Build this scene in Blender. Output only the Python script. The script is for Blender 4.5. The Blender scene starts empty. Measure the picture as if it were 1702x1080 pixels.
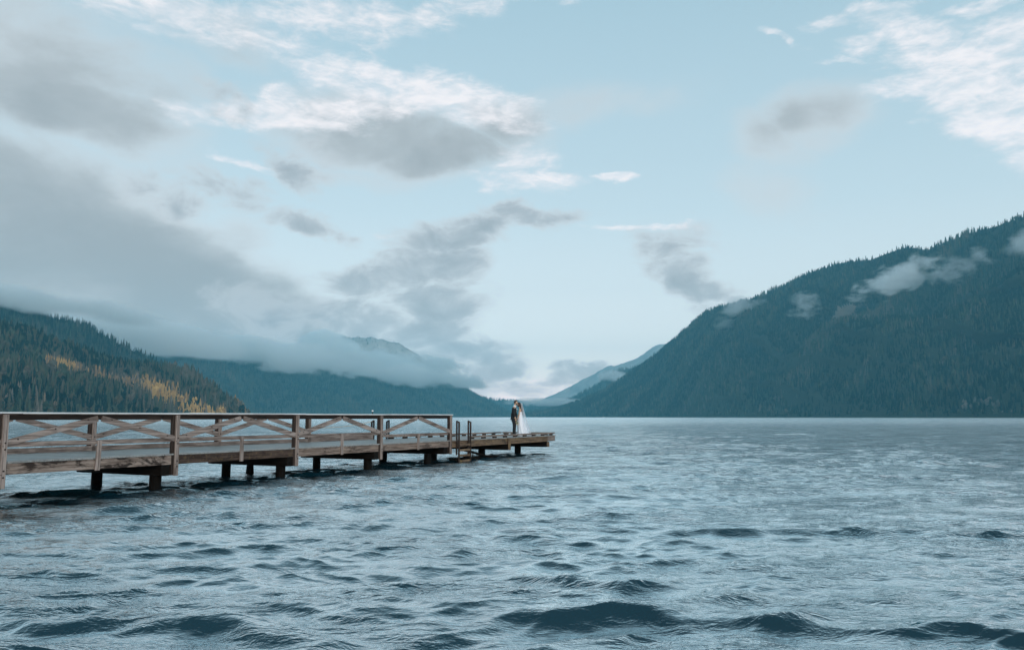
import bpy, bmesh, math, random
import numpy as np
from mathutils import Vector, Matrix
R = math.radians
random.seed(7); rng = np.random.default_rng(7)
S = bpy.context.scene; COL = S.collection

# ------------------------------------------------------------------ camera
FPX = 1333.0; CX, CY = 851.0, 540.0; CAMZ = 1.9
TH = math.atan((692.8 - 540.0) / FPX)
cam = bpy.data.cameras.new('camera'); co = bpy.data.objects.new('camera', cam); COL.objects.link(co)
cam.sensor_width = 36; cam.lens = FPX / 1702 * 36; cam.clip_start = 0.1; cam.clip_end = 60000
co.location = (0, 0, CAMZ); co.rotation_euler = (math.pi / 2 + TH, 0, 0); S.camera = co

def ray(px, py):
    u, v = (px - CX) / FPX, (CY - py) / FPX
    c, s = math.cos(TH), math.sin(TH)
    return np.array([u, c - v * s, s + v * c])
def at(px, py, Y):
    d = ray(px, py); return np.array([0, 0, CAMZ]) + d * (Y / d[1])
def azel(px, py):
    d = ray(px, py); return math.atan2(d[0], d[1]), math.atan2(d[2], math.hypot(d[0], d[1]))

# ------------------------------------------------------------------ render settings
S.view_settings.view_transform = 'Standard'; S.view_settings.look = 'None'
S.view_settings.gamma = 1; S.view_settings.use_curve_mapping = False
S.view_settings.exposure = 0.0
S.render.engine = 'CYCLES'
cy = S.cycles
cy.max_bounces = 8; cy.diffuse_bounces = 3; cy.glossy_bounces = 3; cy.transmission_bounces = 4
cy.transparent_max_bounces = 8; cy.volume_bounces = 6
cy.use_denoising = True; cy.sample_clamp_indirect = 4
cy.volume_max_steps = 256

# ------------------------------------------------------------------ node helper
class NT:
    def __init__(s, tree): s.t = tree; s.n = tree.nodes; s.l = tree.links; s.n.clear()
    def new(s, typ, **kw):
        n = s.n.new(typ)
        for k, v in kw.items():
            if k == 'inputs':
                for i, val in v.items():
                    if isinstance(val, bpy.types.NodeSocket): s.l.new(val, n.inputs[i])
                    else: n.inputs[i].default_value = val
            else: setattr(n, k, v)
        return n
    def math(s, op, a, b=None, c=None, clamp=False):
        n = s.n.new('ShaderNodeMath'); n.operation = op; n.use_clamp = clamp
        for i, v in enumerate((a, b, c)):
            if v is None: continue
            if isinstance(v, bpy.types.NodeSocket): s.l.new(v, n.inputs[i])
            else: n.inputs[i].default_value = v
        return n.outputs[0]
    def mix(s, f, a, b, bt='MIX'):
        n = s.n.new('ShaderNodeMix'); n.data_type = 'RGBA'; n.blend_type = bt
        for i, v in ((0, f), (6, a), (7, b)):
            if isinstance(v, bpy.types.NodeSocket): s.l.new(v, n.inputs[i])
            elif i == 0: n.inputs[0].default_value = v
            else: n.inputs[i].default_value = (*v, 1) if len(v) == 3 else v
        return n.outputs[2]
    def ramp(s, f, stops, interp='LINEAR'):
        n = s.n.new('ShaderNodeValToRGB'); n.color_ramp.interpolation = interp
        e = n.color_ramp.elements
        while len(e) > 1: e.remove(e[-1])
        e[0].position = stops[0][0]; e[0].color = (*stops[0][1], 1)
        for p, c in stops[1:]:
            k = e.new(p); k.color = (*c, 1)
        s.l.new(f, n.inputs[0]); return n.outputs[0]
    def maprange(s, v, a, b, c=0.0, d=1.0, smooth=True):
        n = s.n.new('ShaderNodeMapRange'); n.interpolation_type = 'SMOOTHSTEP' if smooth else 'LINEAR'
        for i, x in enumerate((v, a, b, c, d)):
            if isinstance(x, bpy.types.NodeSocket): s.l.new(x, n.inputs[i])
            else: n.inputs[i].default_value = x
        return n.outputs[0]
    def noise(s, vec, scale, detail=4, rough=.5, dist=0.0, dim='3D', out=0):
        n = s.n.new('ShaderNodeTexNoise'); n.noise_dimensions = dim
        n.inputs['Scale'].default_value = scale; n.inputs['Detail'].default_value = detail
        n.inputs['Roughness'].default_value = rough; n.inputs['Distortion'].default_value = dist
        if vec is not None: s.l.new(vec, n.inputs['Vector'])
        return n.outputs[out]
def material(name):
    m = bpy.data.materials.new(name); m.use_nodes = True
    t = NT(m.node_tree); out = t.new('ShaderNodeOutputMaterial')
    return m, t, out
def srgb(r, g, b):
    f = lambda c: (c / 255 / 12.92) if c / 255 <= .04045 else ((c / 255 + .055) / 1.055) ** 2.4
    return (f(r), f(g), f(b))

# ------------------------------------------------------------------ world: sky texture with cloud decks placed by direction
SUN_EL, SUN_AZ = R(16), R(158)      # azimuth from +Y towards +X (behind the camera, to its right)
w = bpy.data.worlds.new('World'); S.world = w; w.use_nodes = True
t = NT(w.node_tree)
STR = 0.1
sky = t.new('ShaderNodeTexSky', sky_type='NISHITA'); sky.sun_disc = False
sky.sun_elevation = SUN_EL; sky.sun_rotation = SUN_AZ; sky.altitude = 200
sky.air_density = 1.0; sky.dust_density = 0.8; sky.ozone_density = 1.6
geo = t.new('ShaderNodeNewGeometry')
tc = t.new('ShaderNodeTexCoord')
sep = t.new('ShaderNodeSeparateXYZ', inputs={0: tc.outputs['Generated']})
x, y, z = sep.outputs
az = t.math('ARCTAN2', x, y)
el = t.math('ARCSINE', z)
pos = t.new('ShaderNodeCombineXYZ', inputs={0: az, 1: el, 2: 0.0}).outputs[0]
# turbulence that roughens the outline of each cloud
def warp(scale, amt, sx=1.0, sy=1.9, seed=0.0, detail=5):
    m = t.new('ShaderNodeMapping', inputs={0: pos, 1: (seed, seed * .7, seed), 3: (sx, sy, 1)})
    n = t.noise(m.outputs[0], scale, detail, .55, out=1)
    c = t.new('ShaderNodeVectorMath', operation='SUBTRACT', inputs={0: n, 1: (.5, .5, .5)})
    v = t.new('ShaderNodeVectorMath', operation='MULTIPLY', inputs={0: c.outputs[0], 1: (amt, amt * .6, 0)})
    a = t.new('ShaderNodeVectorMath', operation='ADD', inputs={0: pos, 1: v.outputs[0]})
    return a.outputs[0]
def blobs(vec, lst):
    acc = None
    for k, (bx, by, rx, ry, rot, amp, edge) in enumerate(lst):
        if k and k % 8 == 0:      # evaluates the list in stages, so the shader needs little stack
            z3 = t.new('ShaderNodeCombineXYZ', inputs={2: t.math('MULTIPLY', acc, 1e-7)}).outputs[0]
            vec = t.new('ShaderNodeVectorMath', operation='ADD', inputs={0: vec, 1: z3}).outputs[0]
        a0, e0 = azel(bx, by)
        m = t.new('ShaderNodeMapping', vector_type='TEXTURE',
                  inputs={0: vec, 1: (a0, e0, 0), 2: (0, 0, R(rot)), 3: (rx / FPX, ry / FPX, 1)})
        ln = t.new('ShaderNodeVectorMath', operation='LENGTH', inputs={0: m.outputs[0]}).outputs['Value']
        v = t.maprange(ln, 1.25, edge, 0.0, amp)
        acc = v if acc is None else t.math('MAXIMUM', acc, v)
    return acc
BANK = [  # px, py, rx, ry, rotation, strength, inner edge : soft grey stratus on the left
 (40, 90, 300, 150, -18, .85, .1), (140, 185, 210, 75, -14, 1.0, .1), (330, 60, 190, 60, -10, .38, .1), (250, 120, 120, 70, -25, .45, .1),
 (10, 400, 330, 200, -24, 1.0, .3), (190, 450, 300, 120, -20, 1.0, .45), (350, 510, 240, 100, -15, 1.05, .5),
 (100, 560, 460, 120, 0, 1.0, .6), (440, 550, 170, 80, -14, 1.05, .5), (520, 600, 260, 60, -3, .95, .4),
 (270, 340, 120, 60, -20, .50, .1), (150, 310, 130, 50, -25, .60, .1), (340, 400, 90, 50, -20, .6, .1),
 (640, 232, 250, 70, -3, .82, .2), (740, 265, 160, 50, 4, .92, .2), (840, 205, 120, 70, 0, .75, .2),
 (980, 168, 220, 60, 5, .55, .1), (640, 300, 200, 30, 0, .4, .1),
 (1370, 185, 120, 62, -5, .72, .2), (1290, 235, 95, 60, -30, .55, .1), (1300, 310, 110, 70, -15, .42, .1),
 (720, 640, 200, 40, 0, .75, .3), (850, 655, 160, 26, 0, .55, .3),
]
PUFF = [  # ragged darker cumulus fragments
 (765, 388, 140, 42, 8, .95, .2), (895, 356, 125, 28, -3, .80, .2), (712, 440, 155, 48, 5, .95, .2), (735, 498, 120, 54, -8, 1.0, .2),
 (610, 465, 120, 48, 12, .85, .2), (590, 530, 130, 56, 0, .95, .2), (700, 548, 125, 48, 15, .95, .2), (520, 372, 85, 34, -12, .8, .2),
 (780, 581, 135, 30, -3, .95, .2), (828, 610, 85, 26, 5, 1.0, .3), (690, 600, 140, 36, 0, .95, .3), 
 (963, 627, 80, 20, 5, 1.0, .4), (840, 640, 110, 18, 0, .7, .3),
 (1115, 440, 95, 40, -15, .85, .2), (1150, 465, 90, 34, -18, .9, .2), (1110, 395, 110, 36, 0, .62, .1), (1200, 487, 80, 18, -5, .6, .1),
 (1215, 503, 95, 16, 6, .6, .2), (400, 325, 100, 40, -10, .72, .1), (260, 330, 100, 50, -20, .65, .1),
 (490, 285, 95, 34, -25, .70, .1), (370, 170, 60, 40, -30, .55, .1), (540, 250, 80, 40, 0, .6, .1), (430, 520, 110, 70, -10, .7, .1),

]
WHITE = [
 (330, 28, 330, 54, -3, .70, .2), (560, 30, 230, 48, 0, .80, .2), (720, 16, 200, 26, 6, .72, .2), 
 (600, 125, 190, 42, -8, .90, .2), (720, 160, 220, 48, -9, 1.0, .3), (820, 180, 120, 44, -10, .85, .3), (530, 188, 170, 38, 5, 1.0, .3),
 (420, 203, 110, 22, -3, .85, .3), (463, 157, 42, 26, 0, .8, .4), (310, 190, 80, 22, -15, .65, .2),
 (412, 272, 100, 13, -12, .75, .2), (870, 262, 100, 34, 0, .72, .2), (885, 300, 130, 26, -4, .90, .3), (650, 393, 70, 8, 0, .55, .2), (900, 4, 130, 14, 0, .5, .2), (1400, 30, 100, 16, 0, .62, .2), (1017, 292, 40, 11, -6, .8, .3),
 (1080, 373, 140, 9, -2, .75, .3), (540, 150, 110, 50, -35, .5, .2), (900, 652, 160, 26, 0, 1.05, .4), (780, 640, 120, 22, 0, .8, .3),
 (1305, 58, 50, 10, -24, .8, .3), (1400, 102, 46, 8, -10, .75, .3), (1430, 78, 56, 24, -5, .75, .3), 
 (1470, 25, 80, 26, -10, .78, .3), (1530, 62, 120, 38, -22, .85, .3), (1600, 115, 150, 58, -24, .92, .3), (1640, 185, 160, 58, -32, .95, .3),
 (1720, 225, 120, 66, -35, .9, .3), (1510, 140, 80, 34, 0, .72, .3), (1700, 60, 120, 46, -15, .78, .3), (1660, 5, 110, 12, 0, .7, .3),
 (1780, 140, 130, 110, -20, .9, .3),
]
mp = t.new('ShaderNodeMapping', inputs={0: pos, 3: (1, 1.8, 1)}).outputs[0]
nA = t.noise(mp, 5.0, 6, .58, .2); nB = t.noise(mp, 16.0, 6, .62, .5); nC = t.noise(mp, 3.0, 3, .5)
mpw = t.new('ShaderNodeMapping', inputs={0: pos, 2: (0, 0, R(18)), 3: (1.0, 2.6, 1)}).outputs[0]
nW = t.noise(mpw, 20.0, 7, .64, .35); nV = t.noise(mpw, 60.0, 3, .6, .2)
cen = lambda n: t.math('SUBTRACT', n, .5)
bank = blobs(warp(4.0, .16, seed=3.1, detail=6), BANK)
bc = t.math('ADD', bank, t.math('MULTIPLY', cen(nA), 1.5))
bcov = t.math('MULTIPLY', t.maprange(bc, .05, .85), t.maprange(bank, .0, .25))
pos = t.new('ShaderNodeVectorMath', operation='ADD', inputs={0: pos, 1: t.new('ShaderNodeCombineXYZ', inputs={2: t.math('MULTIPLY', bcov, 1e-7)}).outputs[0]}).outputs[0]
puff = blobs(warp(11.0, .11, seed=5.3, sy=2.0, detail=5), PUFF)
pc = t.math('ADD', puff, t.math('MULTIPLY', cen(nB), 1.7))
pcov = t.math('MULTIPLY', t.maprange(pc, .10, .80), t.maprange(puff, .0, .25))
pos = t.new('ShaderNodeVectorMath', operation='ADD', inputs={0: pos, 1: t.new('ShaderNodeCombineXYZ', inputs={2: t.math('MULTIPLY', pcov, 1e-7)}).outputs[0]}).outputs[0]
wh = blobs(warp(13.0, .075, seed=8.7, sy=2.2, detail=4), WHITE)
wc = t.math('ADD', t.math('ADD', wh, t.math('MULTIPLY', cen(nW), 1.9)), t.math('MULTIPLY', cen(nV), .5))
wcov = t.math('MULTIPLY', t.maprange(wc, .20, 1.15), t.maprange(wh, .02, .40))
K = 1 / STR
hs = t.new('ShaderNodeHueSaturation', inputs={'Saturation': .62, 'Value': 1.0, 'Color': sky.outputs[0]}).outputs[0]
SKYC = t.ramp(t.maprange(el, 0.0, R(32), smooth=False), [(0, srgb(224, 231, 234)), (.18, srgb(212, 227, 233)), (.45, srgb(186, 213, 225)), (1, srgb(160, 198, 216))])
SKYC = t.mix(1.0, SKYC, (K, K, K), 'MULTIPLY')
base = t.mix(.78, hs, SKYC)      # thin high veil over the clear sky
dk = t.maprange(t.math('ADD', bc, t.math('MULTIPLY', cen(nC), .9)), .35, 1.25)
bcol = t.ramp(dk, [(0, srgb(190, 201, 208)), (.45, srgb(164, 174, 180)), (1, srgb(143, 152, 158))])
bcol = t.mix(1.0, bcol, (K, K, K), 'MULTIPLY')
pcol = t.ramp(t.maprange(pc, .4, 1.3), [(0, srgb(186, 196, 203)), (.5, srgb(158, 168, 176)), (1, srgb(138, 148, 156))])
pcol = t.mix(1.0, pcol, (K, K, K), 'MULTIPLY')
c1 = t.mix(t.math('MULTIPLY', bcov, .96), base, bcol)
wcol = t.ramp(t.maprange(wc, .5, 1.5), [(0, srgb(214, 220, 228)), (1, srgb(236, 236, 240))])
c2 = t.mix(t.math('MULTIPLY', wcov, .90), c1, t.mix(1.0, wcol, (K, K, K), 'MULTIPLY'))
c2 = t.mix(t.math('MULTIPLY', pcov, .86), c2, pcol)
glow = t.ramp(t.maprange(el, 0.0, R(30), smooth=False), [(0, (1.30, 1.02, .93)), (.12, (1.02, .86, .80)), (.3, (.81, .72, .68)), (.6, (.70, .645, .62)), (1, (.64, .60, .58))])
c2 = t.mix(1.0, t.mix(1.0, c2, glow, 'MULTIPLY'), (2, 2, 2), 'MULTIPLY')   # bright evening air low over the lake
below = t.maprange(el, R(-.3), R(-3))
c3 = t.mix(below, c2, tuple(K * c for c in srgb(90, 110, 118)))
bg = t.new('ShaderNodeBackground', inputs={0: c3, 1: STR})
t.new('ShaderNodeOutputWorld', inputs={0: bg.outputs[0]})
w.cycles.sampling_method = 'MANUAL'; w.cycles.sample_map_resolution = 512

sl = bpy.data.lights.new('sun', 'SUN'); so = bpy.data.objects.new('sun', sl); COL.objects.link(so)
sl.energy = 1.5; sl.angle = R(12); sl.color = (1, .90, .80)
sd = Vector((math.sin(SUN_AZ) * math.cos(SUN_EL), math.cos(SUN_AZ) * math.cos(SUN_EL), math.sin(SUN_EL)))
so.rotation_euler = sd.to_track_quat('Z', 'Y').to_euler(); so.location = (40, -40, 60)

# ------------------------------------------------------------------ object helpers
def link(name, me, mat=None, parent=None):
    o = bpy.data.objects.new(name, me); COL.objects.link(o)
    if mat is not None:
        for m in (mat if isinstance(mat, (list, tuple)) else [mat]): me.materials.append(m)
    if parent is not None: o.parent = parent
    return o
def tag(o, label=None, cat=None, group=None, kind=None):
    for k, v in (('label', label), ('category', cat), ('group', group), ('kind', kind)):
        if v: o[k] = v
    return o
def np_mesh(name, verts, faces, smooth=False):
    """verts Nx3, faces MxK (uniform K)"""
    me = bpy.data.meshes.new(name)
    n, (m, k) = len(verts), faces.shape
    me.vertices.add(n); me.vertices.foreach_set('co', np.ascontiguousarray(verts, np.float32).ravel())
    me.loops.add(m * k); me.loops.foreach_set('vertex_index', np.ascontiguousarray(faces, np.int32).ravel())
    me.polygons.add(m); me.polygons.foreach_set('loop_start', np.arange(0, m * k, k, dtype=np.int32))
    me.update(calc_edges=True)
    me.polygons.foreach_set('use_smooth', np.full(m, smooth))
    return me
class MB:
    def __init__(s): s.bm = bmesh.new()
    def box(s, lo, hi, bev=.006, mi=0, rot=None, jit=0):
        lo, hi = Vector(lo), Vector(hi); c = (lo + hi) / 2; d = hi - lo
        r = bmesh.ops.create_cube(s.bm, size=1)
        M = Matrix.Translation(c) @ (rot if rot is not None else Matrix.Identity(4)) @ Matrix.Diagonal((*d, 1))
        bmesh.ops.transform(s.bm, matrix=M, verts=r['verts'])
        fs = set(f for v in r['verts'] for f in v.link_faces)
        if bev:
            es = set(e for v in r['verts'] for e in v.link_edges)
            q = bmesh.ops.bevel(s.bm, geom=list(es), offset=bev, segments=1, affect='EDGES')
            fs = set(q['faces']) | set(f for f in fs if f.is_valid)
            vs = set(v for f in fs for v in f.verts)
            fs = set(f for v in vs for f in v.link_faces)
        for f in fs:
            if f.is_valid: f.material_index = mi
        return s
    def bar(s, a, b, wid, th, up=(0, 1, 0), bev=.006, mi=0):
        """board from a to b; th along 'up'"""
        a, b = Vector(a), Vector(b); X = (b - a).normalized(); Y = Vector(up); Z = X.cross(Y).normalized(); Y = Z.cross(X)
        M = Matrix((X, Y, Z)).transposed().to_4x4()
        c = (a + b) / 2; L = (b - a).length
        return s.box(c - Vector((L / 2, th / 2, wid / 2)), c + Vector((L / 2, th / 2, wid / 2)), bev, mi, M)
    def cyl(s, a, b, r1, r2=None, n=14, mi=0, cap=True, wob=0):
        r2 = r1 if r2 is None else r2
        a, b = Vector(a), Vector(b); X = (b - a); q = X.to_track_quat('Z', 'Y')
        rings = []
        K_ = 5 if wob else 1
        ph = random.random() * 6
        for j in range(K_ + 1):
            f = j / K_; c = a.lerp(b, f); r = r1 + (r2 - r1) * f
            rings.append([s.bm.verts.new(c + q @ Vector((math.cos(6.2832 * i / n) * r * (1 + wob * math.sin(3 * 6.28 * i / n + ph + f * 4)), math.sin(6.2832 * i / n) * r * (1 + wob * math.cos(2 * 6.28 * i / n + f * 5)), 0))) for i in range(n)])
        for j in range(K_):
            for i in range(n):
                f = s.bm.faces.new((rings[j][i], rings[j][(i + 1) % n], rings[j + 1][(i + 1) % n], rings[j + 1][i])); f.material_index = mi; f.smooth = True
        if cap:
            for rg in (rings[0][::-1], rings[-1]):
                f = s.bm.faces.new(rg); f.material_index = mi
        return s
    def tube(s, pts, r, n=8, mi=0):
        for a, b in zip(pts[:-1], pts[1:]): s.cyl(a, b, r, r, n, mi)
        return s
    def ball(s, c, r, mi=0, sc=(1, 1, 1), n=10):
        q = bmesh.ops.create_uvsphere(s.bm, u_segments=n, v_segments=max(6, n // 2 + 2), radius=r)
        bmesh.ops.transform(s.bm, matrix=Matrix.Translation(c) @ Matrix.Diagonal((*sc, 1)), verts=q['verts'])
        for f in set(f for v in q['verts'] for f in v.link_faces): f.material_index = mi; f.smooth = True
        return s
    def build(s, name, mat, parent=None):
        bmesh.ops.recalc_face_normals(s.bm, faces=s.bm.faces[:])
        me = bpy.data.meshes.new(name); s.bm.to_mesh(me); s.bm.free()
        return link(name, me, mat, parent)

# value noise in numpy
def vnoise(x, y, seed=0):
    xi, yi = np.floor(x).astype(np.int64), np.floor(y).astype(np.int64); fx, fy = x - xi, y - yi
    fx = fx * fx * (3 - 2 * fx); fy = fy * fy * (3 - 2 * fy)
    def h(a, b):
        v = (a * 374761393 + b * 668265263 + seed * 974634777) & 0xffffffff
        v = ((v ^ (v >> 13)) * 1274126177) & 0xffffffff
        return ((v ^ (v >> 16)) & 0xffffff) / 0xffffff
    return (h(xi, yi) * (1 - fx) + h(xi + 1, yi) * fx) * (1 - fy) + (h(xi, yi + 1) * (1 - fx) + h(xi + 1, yi + 1) * fx) * fy
def fbm(x, y, o=5, seed=0, g_=.5):
    a, s_, tot = 1.0, 0, 0
    for i in range(o):
        s_ = s_ + a * vnoise(x * 2 ** i + i * 17.3, y * 2 ** i - i * 9.1, seed + i); tot += a; a *= g_
    return s_ / tot

# ------------------------------------------------------------------ materials
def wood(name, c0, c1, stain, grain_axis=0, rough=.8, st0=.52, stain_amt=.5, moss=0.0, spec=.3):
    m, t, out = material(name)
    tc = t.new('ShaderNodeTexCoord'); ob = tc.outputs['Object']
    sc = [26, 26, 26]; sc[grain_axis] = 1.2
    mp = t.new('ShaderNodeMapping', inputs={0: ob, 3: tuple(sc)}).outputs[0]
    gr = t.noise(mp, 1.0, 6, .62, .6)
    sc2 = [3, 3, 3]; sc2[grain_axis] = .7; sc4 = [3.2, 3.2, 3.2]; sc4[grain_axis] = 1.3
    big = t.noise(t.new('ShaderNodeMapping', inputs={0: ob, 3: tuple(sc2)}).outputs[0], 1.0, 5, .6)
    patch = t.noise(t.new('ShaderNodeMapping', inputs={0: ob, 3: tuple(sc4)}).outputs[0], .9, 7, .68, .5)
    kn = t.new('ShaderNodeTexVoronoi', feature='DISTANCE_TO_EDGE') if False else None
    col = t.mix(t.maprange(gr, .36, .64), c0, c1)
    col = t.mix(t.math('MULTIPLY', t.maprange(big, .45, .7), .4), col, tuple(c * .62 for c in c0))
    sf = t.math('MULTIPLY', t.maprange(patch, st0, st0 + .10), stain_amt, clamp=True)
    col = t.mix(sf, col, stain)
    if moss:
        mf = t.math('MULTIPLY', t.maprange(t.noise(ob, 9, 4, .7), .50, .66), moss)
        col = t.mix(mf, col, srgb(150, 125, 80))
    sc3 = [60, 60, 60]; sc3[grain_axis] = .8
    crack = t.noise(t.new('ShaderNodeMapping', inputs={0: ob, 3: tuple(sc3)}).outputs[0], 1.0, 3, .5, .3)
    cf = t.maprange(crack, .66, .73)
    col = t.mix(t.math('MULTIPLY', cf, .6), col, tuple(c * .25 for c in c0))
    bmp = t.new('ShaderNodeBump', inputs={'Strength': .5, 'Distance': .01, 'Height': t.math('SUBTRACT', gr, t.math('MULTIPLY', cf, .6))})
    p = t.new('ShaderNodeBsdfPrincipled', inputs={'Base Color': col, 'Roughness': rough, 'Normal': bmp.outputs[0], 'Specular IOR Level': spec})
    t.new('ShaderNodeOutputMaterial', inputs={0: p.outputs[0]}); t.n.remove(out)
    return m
GREYW0, GREYW1 = (.115, .085, .074), (.34, .275, .245)
DARKST = (.045, .030, .024)
M_railx = wood('weathered_rail_wood', GREYW0, GREYW1, DARKST, 0, stain_amt=.35)
M_postz = wood('weathered_post_wood', (.145, .11, .096), (.38, .31, .28), DARKST, 2, stain_amt=.30)
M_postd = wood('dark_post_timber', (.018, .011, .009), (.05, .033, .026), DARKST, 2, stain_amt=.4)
M_fasciam = wood('half_rotten_fascia_wood', (.15, .11, .09), (.36, .285, .245), (.022, .014, .011), 0, stain_amt=.95, st0=.49)
M_brace = wood('brace_wood', (.145, .11, .096), (.38, .31, .28), DARKST, 0, stain_amt=.35)
M_under = wood('dark_rail_wood', (.010, .006, .005), (.026, .017, .013), DARKST, 0, stain_amt=.5)  # near-black, for the wet-stained under rail, stringers, spacer blocks and far ladder
M_fascia = wood('fascia_wood', (.12, .085, .069), (.31, .235, .195), DARKST, 0, stain_amt=.75)
M_fasciad = wood('stained_fascia_wood', (.028, .017, .013), (.10, .066, .052), (.014, .009, .007), 0, stain_amt=.6, moss=.22)
M_mossy = wood('mossy_wood', (.07, .042, .028), (.21, .145, .10), (.04, .025, .018), 0, stain_amt=.7, moss=.5)
M_pile = wood('black_pile_wood', (.003, .0025, .002), (.008, .006, .005), (.002, .002, .002), 2, stain_amt=.4, spec=.12)  # near-black base colour for the piles and the stump
M_cap = wood('pile_cap_wood', (.004, .003, .0025), (.012, .009, .007), (.003, .002, .002), 1, stain_amt=.4, spec=.12)
M_toe = wood('toe_rail_wood', (.13, .10, .085), (.30, .24, .21), DARKST, 0, stain_amt=.4)
M_deck = wood('deck_wood', (.20, .20, .195), (.36, .36, .35), (.12, .11, .10), 1, rough=.42, stain_amt=.3, spec=.5)
M_palecap = wood('pale_rail_cap_wood', (.62, .64, .66), (.80, .82, .84), (.5, .5, .5), 0, stain_amt=.2, rough=.6)  # paler than the rail boards; edge strip and thin layer on the cap
def plain(name, col, rough=.7, var=.25, scale=8, metal=0, spec=.4, sheen=0):
    m, t, out = material(name)
    tc = t.new('ShaderNodeTexCoord')
    n = t.noise(tc.outputs['Object'], scale, 5, .6)
    c = t.mix(n, tuple(x * (1 - var) for x in col), tuple(min(1, x * (1 + var)) for x in col))
    bmp = t.new('ShaderNodeBump', inputs={'Strength': .15, 'Distance': .005, 'Height': n})
    p = t.new('ShaderNodeBsdfPrincipled', inputs={'Base Color': c, 'Roughness': rough, 'Metallic': metal, 'Normal': bmp.outputs[0], 'Specular IOR Level': spec, 'Sheen Weight': sheen})
    t.l.new(p.outputs[0], out.inputs[0]); return m
M_iron = plain('rusty_iron', (.03, .02, .016), .7)
M_skin = plain('skin', (.52, .33, .23), .55, .08)
M_suit = plain('black_suit_cloth', (.014, .016, .019), .85, .2, 30)
M_shirt = plain('white_shirt_cloth', (.78, .79, .82), .8, .05)
M_dress = plain('white_bridal_satin', (.80, .81, .86), .6, .06, 6, sheen=.2)
M_hairm = plain('dark_brown_hair', (.022, .013, .011), .5, .3, 40)
M_shoe = plain('black_shoe_leather', (.01, .01, .01), .35)
M_flower = plain('cream_petals', (.62, .50, .30), .7, .3, 20)
M_leaf = plain('bouquet_leaves', (.10, .13, .07), .7, .3, 20)
M_rope = plain('pale_rope', (.5, .44, .36), .9)
M_white = plain('white_paint', (.8, .8, .8), .4, .05)

# ------------------------------------------------------------------ hills
ALLRIDGE = []
def hill(name, prof, shoreY, ridgeY, step, rows, matn, rough_amp=.10, spur=.3, seed=1, base_py=None, back=.6, gexp=1.0, jag=2.5):
    xs = np.arange(prof[0][0], prof[-1][0] + .1, step)
    py = np.interp(xs, [p[0] for p in prof], [p[1] for p in prof])
    py = py + jag * (fbm(xs / 11 + seed, xs * 0, 4, seed) - .5)
    sY = np.interp(xs, [p[0] for p in shoreY], [p[1] for p in shoreY]); rY = np.interp(xs, [p[0] for p in ridgeY], [p[1] for p in ridgeY])
    e = (692.8 - py) / FPX                    # ridge elevation tangent per unit Y
    e = np.maximum(e, .0004)
    s = np.concatenate([[-.06], np.linspace(0, 1, rows), 1 + np.linspace(.06, back, 8)])
    U, Sg = np.meshgrid(xs, s, indexing='xy')
    E, SY, RY = [np.broadcast_to(a, U.shape) for a in (e, sY, rY)]
    sc = np.clip(Sg, 0, 1)
    wx = (U - CX) / FPX * (SY * (1 - sc) + RY * sc)
    bell = 4 * sc * (1 - sc)
    sp = np.abs(fbm(wx / 420 + 50, sc * 1.3 + 9, 4, seed) - .5) * 2          # spurs and ravines running downhill
    D = SY + (RY - SY) * (Sg + spur * bell * (sp - .35))
    gz = np.where(Sg < 0, 0, sc ** gexp)
    el_ = E * gz * (1 + rough_amp * bell * (fbm(wx / 700, D / 700, 5, seed + 5) - .5) * 2)
    Z = CAMZ + el_ * D
    Z = np.where(Sg > 1, Z * np.clip(1 - (Sg - 1) / back * 1.02, 0, 1) ** .8, Z)
    Z = np.where(Sg <= 0, -4, Z)
    Z = np.where(Sg >= 1 + back - .001, -8, Z)
    X = (U - CX) / FPX * D
    V = np.stack([X, D, Z], -1)
    nr, nc = U.shape
    idx = np.arange(nr * nc).reshape(nr, nc)
    F = np.stack([idx[:-1, :-1], idx[:-1, 1:], idx[1:, 1:], idx[1:, :-1]], -1).reshape(-1, 4)
    me = np_mesh(name, V.reshape(-1, 3), F, True)
    o = link(name, me, matn); tag(o, kind='structure')
    return dict(V=V, s=s, xs=xs, rows=rows, seed=seed)

m, t, out = material('forest_floor')
tc = t.new('ShaderNodeTexCoord')
n = t.noise(tc.outputs['Object'], .02, 6, .6)
c = t.mix(n, (.018, .022, .014), (.05, .048, .03))
p = t.new('ShaderNodeBsdfPrincipled', inputs={'Base Color': c, 'Roughness': .95, 'Specular IOR Level': .1})
t.l.new(p.outputs[0], out.inputs[0]); M_floor = m
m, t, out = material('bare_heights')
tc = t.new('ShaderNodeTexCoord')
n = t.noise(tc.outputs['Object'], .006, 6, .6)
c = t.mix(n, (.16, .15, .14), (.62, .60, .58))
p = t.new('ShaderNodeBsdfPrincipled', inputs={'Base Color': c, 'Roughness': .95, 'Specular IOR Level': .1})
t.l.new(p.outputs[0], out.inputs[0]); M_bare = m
m, t, out = material('conifer_needles')
at_ = t.new('ShaderNodeAttribute', attribute_name='tint')
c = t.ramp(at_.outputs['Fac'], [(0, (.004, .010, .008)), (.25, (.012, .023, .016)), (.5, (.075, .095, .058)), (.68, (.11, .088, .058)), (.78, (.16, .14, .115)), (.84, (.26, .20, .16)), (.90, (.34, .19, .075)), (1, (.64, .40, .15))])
tc = t.new('ShaderNodeTexCoord')
n = t.noise(tc.outputs['Object'], .9, 3, .6)
c = t.mix(t.maprange(n, .35, .7), t.mix(1.0, c, (.62, .62, .62), 'MULTIPLY'), c)
d = t.new('ShaderNodeBsdfDiffuse', inputs={0: c})
t.l.new(d.outputs[0], out.inputs[0]); M_tree = m

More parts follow.
